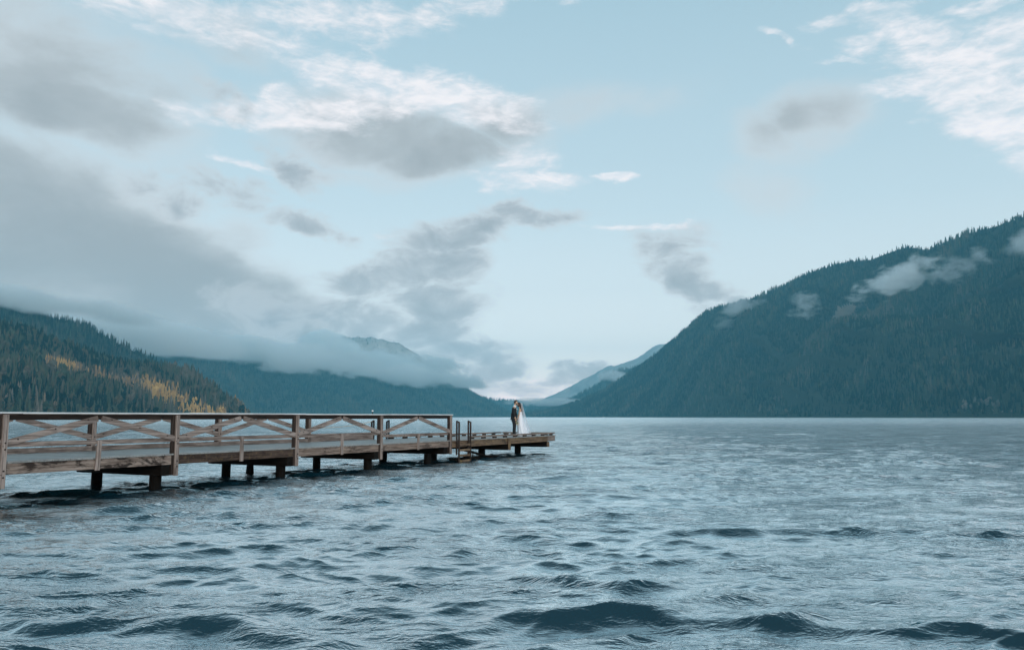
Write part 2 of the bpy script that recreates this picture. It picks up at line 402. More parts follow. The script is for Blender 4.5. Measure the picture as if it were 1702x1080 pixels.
def tree_template(tiers, n, seed):
    r = np.random.default_rng(seed); V = []; F = []
    for k in range(tiers):
        f0 = .10 + .80 * k / tiers; f1 = min(1.0, f0 + 1.55 * .88 / tiers)
        if k == tiers - 1: f1 = 1.0
        rad = (1 - f0) ** .85
        b = len(V)
        for i in range(n):
            a = 2 * math.pi * (i + .5 * (k % 2)) / n + r.uniform(-.2, .2); q = rad * r.uniform(.6, 1.15)
            V.append((math.cos(a) * q, math.sin(a) * q, f0 + r.uniform(-.05, .04)))
        V.append((r.uniform(-.05, .05), 0, f1))
        for i in range(n): F.append((b + i, b + (i + 1) % n, b + n))
    return np.array(V), np.array(F)
def round_template(seed, n=7):
    r = np.random.default_rng(seed)
    V = []; F = []
    for c in range(5):        # overlapping leafy clumps
        b = len(V); cx_, cy_, cz_ = r.uniform(-.5, .5), r.uniform(-.5, .5), r.uniform(.35, .8); q = r.uniform(.35, .55)
        V.append((cx_, cy_, cz_ + .22))
        for i in range(n):
            a = 6.283 * i / n; k = q * r.uniform(.7, 1.2); V.append((cx_ + math.cos(a) * k, cy_ + math.sin(a) * k, cz_ + r.uniform(-.12, .1)))
        V.append((cx_, cy_, cz_ - .25))
        for i in range(n):
            F.append((b, b + 1 + i, b + 1 + (i + 1) % n)); F.append((b + n + 1, b + 1 + (i + 1) % n, b + 1 + i))
    return np.array(V), np.array(F)
def snag_template():
    V = [(-.1, 0, 0), (.1, 0, 0), (0, .12, 0), (0, 0, 1)]
    return np.array(V, float), np.array([(0, 1, 3), (1, 2, 3), (2, 0, 3)])
def forest(name, H, spacing, tiers, n, hscale=1.0, tintfn=None, nseed=1, smin=0.0, smax=1.13, skip=None, rnd=.0, label=None, snag=.02):
    r = np.random.default_rng(nseed)
    V, s, xs = H['V'], H['s'], H['xs']
    # cells with area weights
    P00, P10, P01 = V[:-1, :-1], V[1:, :-1], V[:-1, 1:]
    ar = np.linalg.norm(np.cross((P10 - P00)[..., :3] * [1, 1, 0], (P01 - P00) * [1, 1, 0]), axis=-1)
    ok = (s[:-1] >= smin) & (s[1:] <= smax)
    ar = ar * ok[:, None]
    tot = ar.sum(); N = int(tot / spacing ** 2)
    print(name, 'trees', N)
    cells = r.choice(ar.size, N, p=(ar / tot).ravel()); ri, ci = np.divmod(cells, ar.shape[1])
    a, b = r.random(N)[:, None], r.random(N)[:, None]
    P = V[ri, ci] * (1 - a) * (1 - b) + V[ri + 1, ci] * a * (1 - b) + V[ri, ci + 1] * (1 - a) * b + V[ri + 1, ci + 1] * a * b
    px = CX + FPX * P[:, 0] / P[:, 1]; py = 692.8 - FPX * (P[:, 2] - CAMZ) / P[:, 1]
    keep = P[:, 2] > .8
    if skip is not None: keep &= ~skip(px, py)
    P, px, py = P[keep], px[keep], py[keep]; N = len(P)
    patch = fbm(P[:, 0] / 160, P[:, 1] / 160, 4, nseed + 3)
    hgt = (18 + 22 * r.random(N) ** 1.1) * hscale * (.72 + .6 * patch)
    wid = hgt * r.uniform(.13, .21, N)
    tint = np.clip(.0 + .55 * r.random(N) ** 1.6 + .8 * (patch - .5), 0, .54)
    brown = r.random(N) < .05 + .22 * np.clip((fbm(P[:, 0] / 300, P[:, 1] / 300, 3, nseed + 9) - .55) * 6, 0, 1)
    tint = np.where(brown, r.uniform(.50, .74, N), tint)
    al = -.36 * P[:, 0] + .93 * P[:, 1]; ac = .93 * P[:, 0] + .36 * P[:, 1]       # stands run down the slope; gully relief shading is put into their tint
    if P[:, 0].mean() < 0: al, ac = .45 * P[:, 0] + .89 * P[:, 1], .89 * P[:, 0] - .45 * P[:, 1]
    st_ = fbm(al / 110, ac / 520, 4, nseed + 20) - .5
    tint = np.clip(tint + 1.6 * st_, 0, .74); hgt = hgt * (1 + 1.0 * st_)
    kind = np.zeros(N, int)
    kind[r.random(N) < rnd] = 1
    sn = r.random(N) < snag; kind[sn] = 2; tint[sn] = r.uniform(.74, .82, sn.sum())
    low = (P[:, 2] < 22) & (r.random(N) < .35); kind[low] = 1; tint[low] = r.uniform(.15, .76, low.sum()); hgt[low] *= .55
    if tintfn is not None: tint, kind, hgt = tintfn(P, px, py, tint, kind, hgt, r)
    wid = np.where(kind == 1, hgt * .34, wid)
    temps = {0: [tree_template(tiers, n, q) for q in range(6)], 1: [round_template(q, 6 if tiers > 2 else 4) for q in range(3)], 2: [snag_template()]}
    VV, FF, TT = [], [], []; off = 0
    pick = r.integers(0, 12, N)
    for kd, ts in temps.items():
        for j, (tv, tf) in enumerate(ts):
            q = np.where((kind == kd) & (pick % len(ts) == j))[0]
            if not len(q): continue
            an = r.random(len(q)) * 6.283; ca, sa = np.cos(an), np.sin(an)
            lx = tv[None, :, 0] * ca[:, None] - tv[None, :, 1] * sa[:, None]; ly = tv[None, :, 0] * sa[:, None] + tv[None, :, 1] * ca[:, None]
            ww = wid[q][:, None] if kd != 2 else np.full((len(q), 1), 9.0 * (.6 if P[0, 1] < 4000 else 1))
            hh = hgt[q][:, None] * (1.0 if kd != 2 else .85)
            jx = (r.random((len(q), 1)) - .5) * .05 * hgt[q][:, None]
            v = np.stack([P[q, 0][:, None] + lx * ww + jx * tv[None, :, 2], P[q, 1][:, None] + ly * ww, P[q, 2][:, None] - 1.5 + tv[None, :, 2] * hh], -1)
            VV.append(v.reshape(-1, 3)); FF.append((tf[None] + (np.arange(len(q)) * len(tv))[:, None, None] + off).reshape(-1, 3))
            TT.append(np.repeat(tint[q], len(tv)) + r.uniform(-.03, .03, len(q) * len(tv))); off += len(q) * len(tv)
    VV, FF, TT = np.concatenate(VV), np.concatenate(FF), np.concatenate(TT)
    me = np_mesh(name, VV, FF)
    A = me.attributes.new('tint', 'FLOAT', 'POINT'); A.data.foreach_set('value', np.clip(TT, 0, 1).astype(np.float32))
    o = link(name, me, M_tree); tag(o, label, 'forest', None, 'stuff'); return o

LOD = 1.0
PR_A = [(868, 692), (880, 688.5), (905, 684), (930, 678), (955, 670), (978, 661), (1008, 649), (1033, 631), (1045, 622), (1082, 597), (1114, 572), (1135, 553), (1151, 540), (1175, 521), (1215, 506), (1250, 497), (1303, 478), (1353, 452), (1373, 445), (1407, 435), (1437, 431), (1457, 430), (1483, 419), (1517, 409), (1540, 410), (1553, 413), (1583, 400), (1617, 387), (1667, 374), (1702, 362), (1800, 325), (1900, 300), (2100, 270)]
A_ = hill('mountain', PR_A, [(868, 6700), (1000, 5500), (1200, 4100), (1500, 2850), (1702, 2300), (2100, 1800)], [(868, 7400), (1000, 6700), (1200, 5600), (1500, 4450), (1702, 3850), (2100, 3300)], 4, 70, M_floor, .55, .55, 11)
PR_B = [(862, 691.5), (885, 683), (909, 677), (934, 668), (951, 662), (985, 645), (1008, 627), (1030, 617), (1060, 610), (1120, 600), (1200, 590)]
B_ = hill('mountain', PR_B, [(862, 7500), (1200, 6600)], [(862, 9000), (1200, 8400)], 4, 40, M_floor, .15, .25, 21)
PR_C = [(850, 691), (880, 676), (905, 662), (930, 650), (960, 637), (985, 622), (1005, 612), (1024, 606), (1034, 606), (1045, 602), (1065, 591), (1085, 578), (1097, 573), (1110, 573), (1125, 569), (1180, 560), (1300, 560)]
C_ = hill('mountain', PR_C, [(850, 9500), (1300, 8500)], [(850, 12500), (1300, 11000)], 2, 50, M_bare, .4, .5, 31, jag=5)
PR_D = [(740, 690), (770, 655), (800, 660), (809, 664), (829, 665.5), (860, 667.5), (882, 671.5), (905, 673), (930, 671), (960, 671), (1000, 672), (1060, 675)]
D_ = hill('mountain', PR_D, [(740, 9000), (1060, 9000)], [(740, 10500), (1060, 10500)], 4, 26, M_floor, .15, .2, 41)
PR_E = [(100, 545), (200, 560), (227, 570), (300, 575), (420, 590), (505, 603), (595, 611), (674, 619), (725, 626), (755, 634), (765, 639), (787, 652), (809, 664), (830, 676), (843, 683), (858, 691.5)]
E_ = hill('mountain', PR_E, [(100, 4500), (420, 5400), (700, 6400), (858, 7400)], [(100, 6000), (420, 6900), (700, 7500), (858, 7900)], 4, 50, M_floor, .30, .45, 51)
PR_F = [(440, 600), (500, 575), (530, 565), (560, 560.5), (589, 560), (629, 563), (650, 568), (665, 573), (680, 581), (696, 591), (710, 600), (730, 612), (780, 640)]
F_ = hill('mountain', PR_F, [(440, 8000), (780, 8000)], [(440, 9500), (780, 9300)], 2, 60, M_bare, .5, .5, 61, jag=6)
PR_G2 = [(-420, 430), (-200, 470), (-60, 493), (0, 505), (25, 511), (62, 522), (99, 532), (136, 538), (160, 553), (197, 573), (222, 585), (247, 596), (279, 608.6), (316, 624), (345, 640), (372, 660), (395, 680), (405, 691)]
G2_ = hill('hill', PR_G2, [(-420, 2200), (0, 2700), (405, 3400)], [(-420, 3100), (0, 3500), (405, 3800)], 4, 44, M_floor, .15, .25, 71)
PR_G1 = [(-420, 470), (-200, 505), (-60, 530), (0, 541), (49, 550), (86, 570), (118, 579), (153, 592), (197, 602), (234, 611), (279, 618), (316, 626), (345, 641), (375, 663), (405, 680), (411, 688), (416, 692)]
G1_ = hill('hill', PR_G1, [(-420, 1150), (0, 1500), (250, 1900), (416, 2350)], [(-420, 1900), (0, 2300), (250, 2500), (416, 2500)], 4, 60, M_floor, .30, .40, 81)

def inell(px, py, cx, cy_, rx, ry, rot):
    a = R(rot); dx, dy = px - cx, py - cy_
    u = dx * math.cos(a) + dy * math.sin(a); v = -dx * math.sin(a) + dy * math.cos(a)
    return (u / rx) ** 2 + (v / ry) ** 2
def gold(P, px, py, tint, kind, hgt, r):  # sunlight on the hill, painted into the tree tint as gold and brown
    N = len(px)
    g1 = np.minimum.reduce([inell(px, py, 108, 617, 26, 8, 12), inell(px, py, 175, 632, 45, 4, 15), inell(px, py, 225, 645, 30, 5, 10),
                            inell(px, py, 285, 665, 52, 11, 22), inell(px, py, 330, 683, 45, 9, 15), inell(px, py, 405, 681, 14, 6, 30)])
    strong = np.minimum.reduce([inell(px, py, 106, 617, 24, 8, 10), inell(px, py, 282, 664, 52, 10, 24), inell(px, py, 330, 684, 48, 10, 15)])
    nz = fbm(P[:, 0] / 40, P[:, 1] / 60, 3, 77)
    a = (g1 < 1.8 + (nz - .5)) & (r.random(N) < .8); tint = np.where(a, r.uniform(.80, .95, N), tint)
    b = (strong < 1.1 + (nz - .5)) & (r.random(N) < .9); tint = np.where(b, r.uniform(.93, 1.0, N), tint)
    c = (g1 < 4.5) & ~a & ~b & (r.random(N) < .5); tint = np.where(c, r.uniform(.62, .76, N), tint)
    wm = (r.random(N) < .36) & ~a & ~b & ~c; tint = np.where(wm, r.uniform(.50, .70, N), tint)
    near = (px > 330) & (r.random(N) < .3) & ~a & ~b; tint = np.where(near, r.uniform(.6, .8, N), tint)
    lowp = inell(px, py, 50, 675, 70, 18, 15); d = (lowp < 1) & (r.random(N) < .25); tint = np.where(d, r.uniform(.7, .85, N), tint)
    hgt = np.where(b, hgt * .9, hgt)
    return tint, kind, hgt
def clearing(px, py):
    nz = fbm(px / 9, py / 5, 3, 5)
    return np.minimum(inell(px, py, 1408, 520, 20, 9, -28), inell(px, py, 1432, 529, 18, 3, -4)) < .6 + nz
forest('forest', G1_, 9.5 * LOD, 4, 6, .95, gold, 1, rnd=.10, label='dark conifer forest with a golden sunlight band painted into the trees on the near left hill', snag=.02)
forest('forest', G2_, 13 * LOD, 3, 5, 1.0, None, 2, label='dark blue conifer forest on the spur behind the left hill', snag=.004, smin=.2)
def bareish(P, px, py, tint, kind, hgt, r):
    a = (inell(px, py, 1500, 620, 40, 12, 0) < 1) | (inell(px, py, 1585, 640, 60, 12, -15) < 1) | (inell(px, py, 1680, 590, 50, 18, -20) < 1)
    tint = np.where(a & (r.random(len(px)) < .5), r.uniform(.5, .74, len(px)), tint)
    b = (inell(px, py, 1640, 680, 50, 9, 0) < 1) & (r.random(len(px)) < .35); tint = np.where(b, r.uniform(.74, .84, len(px)), tint); kind = np.where(b, 1, kind)
    return tint, kind, hgt
forest('forest', A_, 12.0 * LOD, 3, 5, .9, bareish, 3, skip=clearing, rnd=.04, label='dense conifer forest covering the tall right mountain', snag=.03)
forest('forest', E_, 20 * LOD, 2, 4, 1.0, None, 4, label='hazy blue conifer forest on the long hill under the cloud bank', snag=.03)
forest('forest', B_, 24 * LOD, 2, 4, 1.1, None, 5, label='pale hazy forest on the spur behind the right mountain', snag=0)
forest('forest', D_, 26 * LOD, 2, 4, 1.1, None, 6, label='faint hazy forest on the low far hill at the head of the lake', snag=0)
forest('forest', F_, 60 * LOD, 2, 4, .9, None, 7, smin=.3, label='patchy forest on the peak rising out of the clouds', snag=0)

# bare rocky clearing on the right mountain: a low slab of scree lying on the slope
def clearing_rock():
    V, s, xs = A_['V'], A_['s'], A_['xs']
    P = V.reshape(-1, 3); px = CX + FPX * P[:, 0] / P[:, 1]; py = 692.8 - FPX * (P[:, 2] - CAMZ) / P[:, 1]
    front = np.repeat((s > 0) & (s <= 1), len(xs))
    m, t, out = material('scree'); tc = t.new('ShaderNodeTexCoord'); n = t.noise(tc.outputs['Object'], .05, 6, .7)
    p = t.new('ShaderNodeBsdfPrincipled', inputs={'Base Color': t.mix(n, (.06, .045, .034), (.17, .12, .09)), 'Roughness': .95})
    t.l.new(p.outputs[0], out.inputs[0])
    nr, nc = V.shape[:2]; mask = (clearing(px, py) & front).reshape(nr, nc)
    idx = np.arange(nr * nc).reshape(nr, nc)
    fm = mask[:-1, :-1] | mask[1:, 1:]
    F = np.stack([idx[:-1, :-1], idx[:-1, 1:], idx[1:, 1:], idx[1:, :-1]], -1)[fm]
    if len(F):
        u, inv = np.unique(F, return_inverse=True)
        o = link('scree_slope', np_mesh('scree_slope', P[u] + [0, -3, 6], inv.reshape(-1, 4), True), m)
        o.modifiers.new('thick', 'SOLIDIFY').thickness = 4
        tag(o, kind='structure')
clearing_rock()

# ------------------------------------------------------------------ water
P1 = at(8, 692.8, 17.55)
def water():
    r = [.01, .4, 1.0, 2.0, 3.0, 4.0, 4.6]
    while r[-1] < 30000:
        q = r[-1]
        dr = min(max(q * q / 1520 / 2.6, .020), .0042 * q)
        if q > 600: dr = q * .012
        if q > 4000: dr = q * .06
        r.append(q + dr)
    r = np.array(r)
    dense = np.arange(-37, 37.01, .105); left = np.linspace(-180, -37, 60)[:-1]; right = np.linspace(37, 180, 60)[1:]
    az_ = np.radians(np.concatenate([left, dense, right])); 
    RR, AA = np.meshgrid(r, az_, indexing='ij')
    X, Y = RR * np.sin(AA), RR * np.cos(AA)
    dr = np.gradient(r)[:, None] * np.ones_like(X)
    Z = np.zeros_like(X); DX = np.zeros_like(X); DY = np.zeros_like(X)
    g_ = np.random.default_rng(3)
    lam = np.exp(np.linspace(math.log(.15), math.log(5.5), 112)); g_.shuffle(lam)
    wd = R(-84)                                   # waves run towards the viewer, a little from the right
    pat = fbm(X / 7 + 40, Y / 11 + 40, 3, 5) * 1.3 + .35
    pat2 = fbm(X / 2.2 + 10, Y / 3.1, 3, 15) * 1.5 + .25
    core = (RR > 3.9) & (RR < 3500) & (np.abs(AA) < R(38)); ii = np.where(core)
    x_, y_, d_, p1, p2 = X[ii], Y[ii], dr[ii], pat[ii], pat2[ii]
    z_ = np.zeros_like(x_); dx_ = np.zeros_like(x_); dy_ = np.zeros_like(x_)
    wxn = (fbm(x_ / 5, y_ / 5, 3, 8) - .5) * 1.6; wyn = (fbm(x_ / 5 + 9, y_ / 5 + 4, 3, 9) - .5) * 1.6
    for L in lam:
        th = wd + g_.normal(0, .36 if L > 1.2 else .55)
        k = 2 * math.pi / L; kx, ky = k * math.cos(th), k * math.sin(th)
        st = .0275 * (1.0 if L < 1.2 else (1.2 / L) ** 1.25) * (.75 if L < .4 else 1)         # slope per component
        if L < 1.1: st *= 1.32
        a = st / k
        fade = np.clip((L / d_ - 2.0) / 2.5, 0, 1)
        ph = kx * (x_ + wxn) + ky * (y_ + wyn) + g_.random() * 6.283
        A = a * fade * (p1 if L > 1 else p2)
        z_ += A * np.cos(ph); s_ = A * np.sin(ph); dx_ -= 1.1 * s_ * math.cos(th); dy_ -= 1.1 * s_ * math.sin(th)
    # the chop is a little steeper where it breaks among the dock's piles
    ux = (x_ - P1[0]) * .457 + (y_ - P1[1]) * .889; uy = -(x_ - P1[0]) * .889 + (y_ - P1[1]) * .457
    calm = 1 + .12 * np.clip(1 - np.abs(uy + .8) / 5.2, 0, 1) ** .6 * (ux < 31)
    z_ *= calm; dx_ *= calm; dy_ *= calm
    # swell crests rolling in near the shore where the photographer stands
    def crest(px, py, halfw, height, sig, skew=0, bend=0):
        d = ray(px, py); q = np.array([0, 0, CAMZ]) + d * (-CAMZ / d[2])
        cx_, cy_ = q[0], q[1]; hw = halfw / FPX * cy_
        u = x_ - cx_; v = y_ - cy_ - skew * u - bend * u * u + .12 * np.sin(u * 2.3 + px) + .05 * np.sin(u * 6.1)
        prof = np.where(v < 0, np.exp(-(v / (sig * .55)) ** 2), np.exp(-(v / (sig * 1.5)) ** 2))
        trough = -.45 * np.exp(-((v + sig * 1.6) / (sig * .9)) ** 2)
        return height * (prof + trough) * np.exp(-(u / hw) ** 4)
    z_ += crest(1080, 1028, 250, .105, .26, .00, .02)
    z_ += crest(1420, 1046, 120, .030, .22, -.10, .0)
    z_ += crest(230, 1040, 300, .085, .22, -.14, 0)
    z_ += crest(40, 1012, 110, .06, .18, -.05, 0)
    z_ += crest(1420, 884, 190, .085, .34, -.04, 0)
    z_ += crest(1180, 886, 90, .06, .26, .05, 0)
    z_ += crest(1640, 890, 120, .07, .3, .0, 0)
    z_ += crest(905, 962, 60, .055, .18, .0, 0)
    z_ += crest(1000, 972, 80, .055, .18, -.05, 0)
    z_ += crest(1640, 1058, 140, .05, .2, -.05, 0)
    z_ += crest(560, 912, 130, .03, .2, .03, 0)
    Z[ii] = z_; DX[ii] = dx_; DY[ii] = dy_
    V = np.stack([X + DX, Y + DY, Z], -1)
    nr, nc = X.shape; idx = np.arange(nr * nc).reshape(nr, nc)
    F = np.stack([idx[:-1, :-1], idx[:-1, 1:], idx[1:, 1:], idx[1:, :-1]], -1).reshape(-1, 4)
    # close the small hole under the camera with a fan of quads
    print('water verts', nr * nc)
    me = np_mesh('lake_water', np.concatenate([V.reshape(-1, 3), [[0, 0, 0]]]), F, True)
    m, t, out = material('lake_water')
    geo = t.new('ShaderNodeNewGeometry'); P = geo.outputs['Position']
    cd = t.new('ShaderNodeVectorMath', operation='DISTANCE', inputs={0: P, 1: (0, 0, 1.9)}).outputs['Value']
    def band(sc_, stretch, det, dist):
        mp = t.new('ShaderNodeMapping', inputs={0: P, 2: (0, 0, R(8)), 3: (1, stretch, 1)}).outputs[0]
        return t.noise(mp, sc_, det, .6, dist)
    n1 = band(6.0, 2.0, 3, .6); n2 = band(1.1, 2.6, 5, .7); n3 = band(.10, 3.0, 4, .4); n4 = band(18, 1.7, 2, .3)
    rid = lambda n: t.math('SUBTRACT', 1.0, t.math('ABSOLUTE', t.math('MULTIPLY', t.math('SUBTRACT', n, .5), 4.0)))   # sharp little crests
    ra = rid(band(1.9, 2.2, 4, .5)); rb = rid(band(4.2, 1.7, 2, .5))
    pt_ = t.maprange(band(.22, 2.0, 3, .3), .38, .62)
    h = t.math('ADD', t.math('MULTIPLY', n1, .010), t.math('MULTIPLY', n2, t.maprange(cd, 8, 60, .02, .20)))
    h = t.math('ADD', h, t.math('MULTIPLY', n4, .0022))
    h = t.math('ADD', h, t.math('MULTIPLY', t.math('MULTIPLY', ra, pt_), t.maprange(cd, 8, 50, .026, .065)))
    h = t.math('ADD', h, t.math('MULTIPLY', rb, t.maprange(cd, 8, 50, .0035, .012)))
    h = t.math('ADD', h, t.math('MULTIPLY', n3, t.maprange(cd, 60, 400, 0, .9)))
    bmp = t.new('ShaderNodeBump', inputs={'Strength': .85, 'Distance': 1.0, 'Height': h})
    foam = t.maprange(band(.8, 3.2, 6, 1.2), .50, .70)
    col = t.mix(t.noise(P, .25, 3, .5), (.001, .021, .035), (.004, .034, .050))
    rough = t.maprange(cd, 10, 400, .06, .22)
    fr = t.new('ShaderNodeFresnel', inputs={'IOR': 1.333, 'Normal': bmp.outputs[0]}).outputs[0]
    fr = t.ramp(fr, [(0, (.02,) * 3), (.035, (.04,) * 3), (.075, (.28,) * 3), (.14, (.64,) * 3), (.30, (.92,) * 3), (1, (1, 1, 1))])
    gl = t.new('ShaderNodeBsdfAnisotropic' if False else 'ShaderNodeBsdfGlossy', inputs={'Color': (.93, .985, 1, 1), 'Roughness': rough, 'Normal': bmp.outputs[0]})
    df = t.new('ShaderNodeBsdfDiffuse', inputs={0: col, 'Normal': bmp.outputs[0]})
    mx = t.new('ShaderNodeMixShader', inputs={0: fr, 1: df.outputs[0], 2: gl.outputs[0]})
    t.l.new(mx.outputs[0], out.inputs[0])
    o = link('water', me, m); tag(o, kind='structure')
water()

# ------------------------------------------------------------------ dock (local x = away along the dock, y = across to the far side)
P1 = at(8, 692.8, 17.55)
DA = math.atan2(.889, .457)
dock = bpy.data.objects.new('boat_dock', None); COL.objects.link(dock)
dock.location = (P1[0], P1[1], 0); dock.rotation_euler = (0, 0, DA)
tag(dock, 'weathered timber dock on dark piles with a cross-braced railing and low end platform', 'dock')
PX = [-9.3, -4.65, 0, 4.53, 9.15, 13.6, 18.45]; END = 29.2; W = 3.5
ZD, ZF = .94, .655
def pt(x, y, z): return Vector((x, y, z))
def bolts(mb, x, y, zs, r=.020):
    for z in zs: mb.cyl((x, y, z), (x, y - .012, z), r, r, 8, 1)
def railing(side, posts, far):
    yo = 0 if side == 0 else W - .1          # railing plane
    sgn = 1 if side == 0 else -1
    # top cap in board lengths
    mb = MB(); x0, x1 = posts[0] - .1, posts[-1] + .12
    cuts = [x0] + [p_ + .35 for p_ in posts[1:-1]] + [x1]
    for k, (a, b) in enumerate(zip(cuts[:-1], cuts[1:])):
        dz = [0, .004, -.002, .003, -.003, .002][k % 6]
        mb.box((a + .003, yo - .06, 1.955 + dz), (b - .003, yo + .15, 1.997 + dz), .010)
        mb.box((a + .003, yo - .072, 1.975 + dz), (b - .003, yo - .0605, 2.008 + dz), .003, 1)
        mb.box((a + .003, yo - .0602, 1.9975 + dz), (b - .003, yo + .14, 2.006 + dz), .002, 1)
    rl = mb.build('railing', [M_railx, M_palecap], dock)
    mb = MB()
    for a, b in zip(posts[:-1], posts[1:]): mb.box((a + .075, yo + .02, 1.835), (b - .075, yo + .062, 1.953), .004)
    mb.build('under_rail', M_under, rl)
    for i, a in enumerate(posts):
        mb = MB(); tw = Matrix.Rotation(random.uniform(-.008, .008), 4, 'Y')
        mb.box((a - .045, yo - .055, .36), (a + .075, yo + .035, 1.953), .008, 0, tw)
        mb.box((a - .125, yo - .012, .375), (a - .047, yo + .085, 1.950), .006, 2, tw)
        bolts(mb, a + .02, yo - .055, (.60, .74, 1.20, 1.34)); bolts(mb, a - .03, yo - .055, (.66, 1.27), .009)
        mb.build('post', [M_postz, M_iron, M_postd], rl)
    for i, (a, b) in enumerate(zip(posts[:-1], posts[1:])):
        mid = (a + b) / 2; last = (not far) and i == len(posts) - 2
        zb = 1.33 if not last else 1.30
        for (p_, q_) in ((a + .05, mid - .10), (b - .05, mid + .10)):
            mb = MB(); s1 = 1 if q_ > p_ else -1
            yy = yo - .005 if s1 > 0 else yo - .009
            mb.bar((p_, yy, zb), (q_ + s1 * .05, yy, 1.862), .145, .04, (0, 1, 0), .005)
            n = 3
            for j in range(n):
                f = (.12, .52, .9)[j]; xx = p_ + (q_ - p_) * f; zz = zb + (1.862 - zb) * f
                mb.cyl((xx, yy - .02, zz + .02), (xx, yy - .030, zz + .02), .018, .018, 8, 1)
            mb.build('brace', [M_brace, M_iron], rl)
        mb = MB()
        z0, z1 = (1.245, 1.353) if not last else (1.16, 1.26)
        if far: z0, z1 = 1.15, 1.245
        mb.box((a + .072, yo + .02, z0), (b - .072, yo + .062, z1), .005)
        mb.build('bottom_rail', M_railx, rl)
        if not far:
            mb = MB(); sl_ = .02 if i == 2 else 0
            rot = Matrix.Rotation(R(2.2 if i == 2 else random.uniform(-.6, .6)), 4, 'Y')
            mb.box((mid - .06, yo - .052, .625), (mid + .06, yo - .008, z0 + .09), .006, 0, rot)
            mb.build('short_block', M_postz, rl)
    return rl
railing(0, PX, False)
farp = [p_ for p_ in PX[:6]]
railing(1, farp, True)
# fascia (edge stringer) boards
for i, (a, b) in enumerate(zip(PX[:-1], PX[1:])):
    dk = i in (0, 3); half = i in (1, 2)
    mb = MB(); mb.box((a + .004, .0, ZF), (b - .004, .06, ZD - .045), .006)
    o = mb.build('fascia', M_fasciad if dk else M_fasciam if half else M_fascia, dock)
    if dk: o['label'] = 'dark stained fascia board'
# dark wet rot at the start of the bay by the near post
mb = MB(); mb.box((18.46, .02, .62), (23.75, .08, ZD - .045), .006); mb.build('fascia', M_mossy, dock)
mb = MB(); mb.box((23.78, .02, .62), (28.25, .08, ZD - .045), .006); mb.build('fascia', M_mossy, dock)
mb = MB(); mb.box((28.26, .015, .635), (END, .085, ZD - .043), .006); mb.build('fascia', M_toe, dock)
mb = MB(); mb.box((PX[0], W - .16, ZF), (END - .1, W - .10, ZD - .045), .006); mb.build('fascia', M_fascia, dock)
mb = MB(); mb.box((END - .06, .09, .64), (END, W - .17, ZD - .045), .006); mb.build('fascia', M_toe, dock)
# inner stringers
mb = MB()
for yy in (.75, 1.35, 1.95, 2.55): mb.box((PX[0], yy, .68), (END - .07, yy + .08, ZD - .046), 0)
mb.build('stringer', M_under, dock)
# deck planks laid across
mb = MB(); xx = PX[0]; k = 0
while xx < END - .02:
    wd_ = .138; e0 = -.018 + random.uniform(-.008, .008)
    dz = random.uniform(-.003, .003)
    bl = bmesh.ops.create_cube(mb.bm, size=1)
    bmesh.ops.transform(mb.bm, matrix=Matrix.Translation((xx + wd_ / 2, (e0 + W - .08) / 2, ZD - .0215 + dz)) @ Matrix.Diagonal((wd_, W - .08 - e0, .04, 1)), verts=bl['verts'])
    xx += .145
mb.build('deck', M_deck, dock)
# toe boards of the far side
mb = MB(); mb.box((PX[0], W - .155, ZD + .004), (13.5, W - .115, ZD + .145), .005); mb.box((13.55, W - .155, ZD + .004), (17.6, W - .115, ZD + .20), .005)
mb.build('toe_board', M_railx, dock)
# pile caps and piles
def pile(x_, y_, r_=.15, top=.40):
    mb = MB(); mb.cyl((x_, y_, -1.6), (x_ + random.uniform(-.02, .02), y_, top), r_ * 1.06, r_, 18, 0, True, .03)
    mb.build('pile', M_pile, dock)
for bx in (-5.0, -.35, 4.25, 8.9, 13.35, 18.1):
    mb = MB(); mb.box((bx - .13, -.0, .37), (bx + .13, W - .05, ZF - .003), .012); mb.build('pile_cap', M_cap, dock)
    if bx == 18.1:
        pile(17.37, .40); pile(17.5, 2.75); pile(18.75, 1.0, .14)
    else:
        pile(bx, .38); pile(bx, 2.75, .14)
for bx, py_ in ((23.8, 1.5), (28.2, 1.75)):
    mb = MB(); mb.box((bx - .16, -.02, .34), (bx + .16, W - .15, .617), .012); mb.build('pile_cap', [M_cap], dock)
    pile(bx, py_, .17, .36)
mb = MB(); mb.box((23.66, -.055, .335), (23.90, -.022, ZD - .03), .01); mb.build('end_block', M_mossy, dock)
mb = MB(); mb.box((28.06, -.055, .35), (28.34, -.022, .615), .01); mb.build('end_block', M_mossy, dock)
# toe rails of the open platform
def toe(a, b, bl):
    mb = MB(); mb.bar(a, b, .075, .10, (0, 0, 1) if False else (Vector(b) - Vector(a)).cross(Vector((0, 0, 1))).normalized(), .006)
    o = mb.build('toe_rail', M_toe, dock)
    a, b = Vector(a), Vector(b); d = (b - a); L = d.length; d.normalize(); s_ = d.cross(Vector((0, 0, 1)))
    for f in bl:
        c = a + d * f; mb = MB(); mb.bar((c - d * .14) * 1.0 - Vector((0, 0, .0725)), (c + d * .14) - Vector((0, 0, .0725)), .066, .10, s_, .003)
        mb.build('spacer_block', M_under, o)
ZT = 1.045
toe((20.15, .08, ZT), (END + .02, .08, ZT), [.25 + 1.05 * k for k in range(9)])
toe((18.4, W - .24, ZT), (END - .1, W - .24, ZT), [.4 + 1.05 * k for k in range(10)])
toe((END - .06, .20, ZT + .003), (END - .06, W - .33, ZT + .003), [.35, 1.3, 2.3, 2.75])
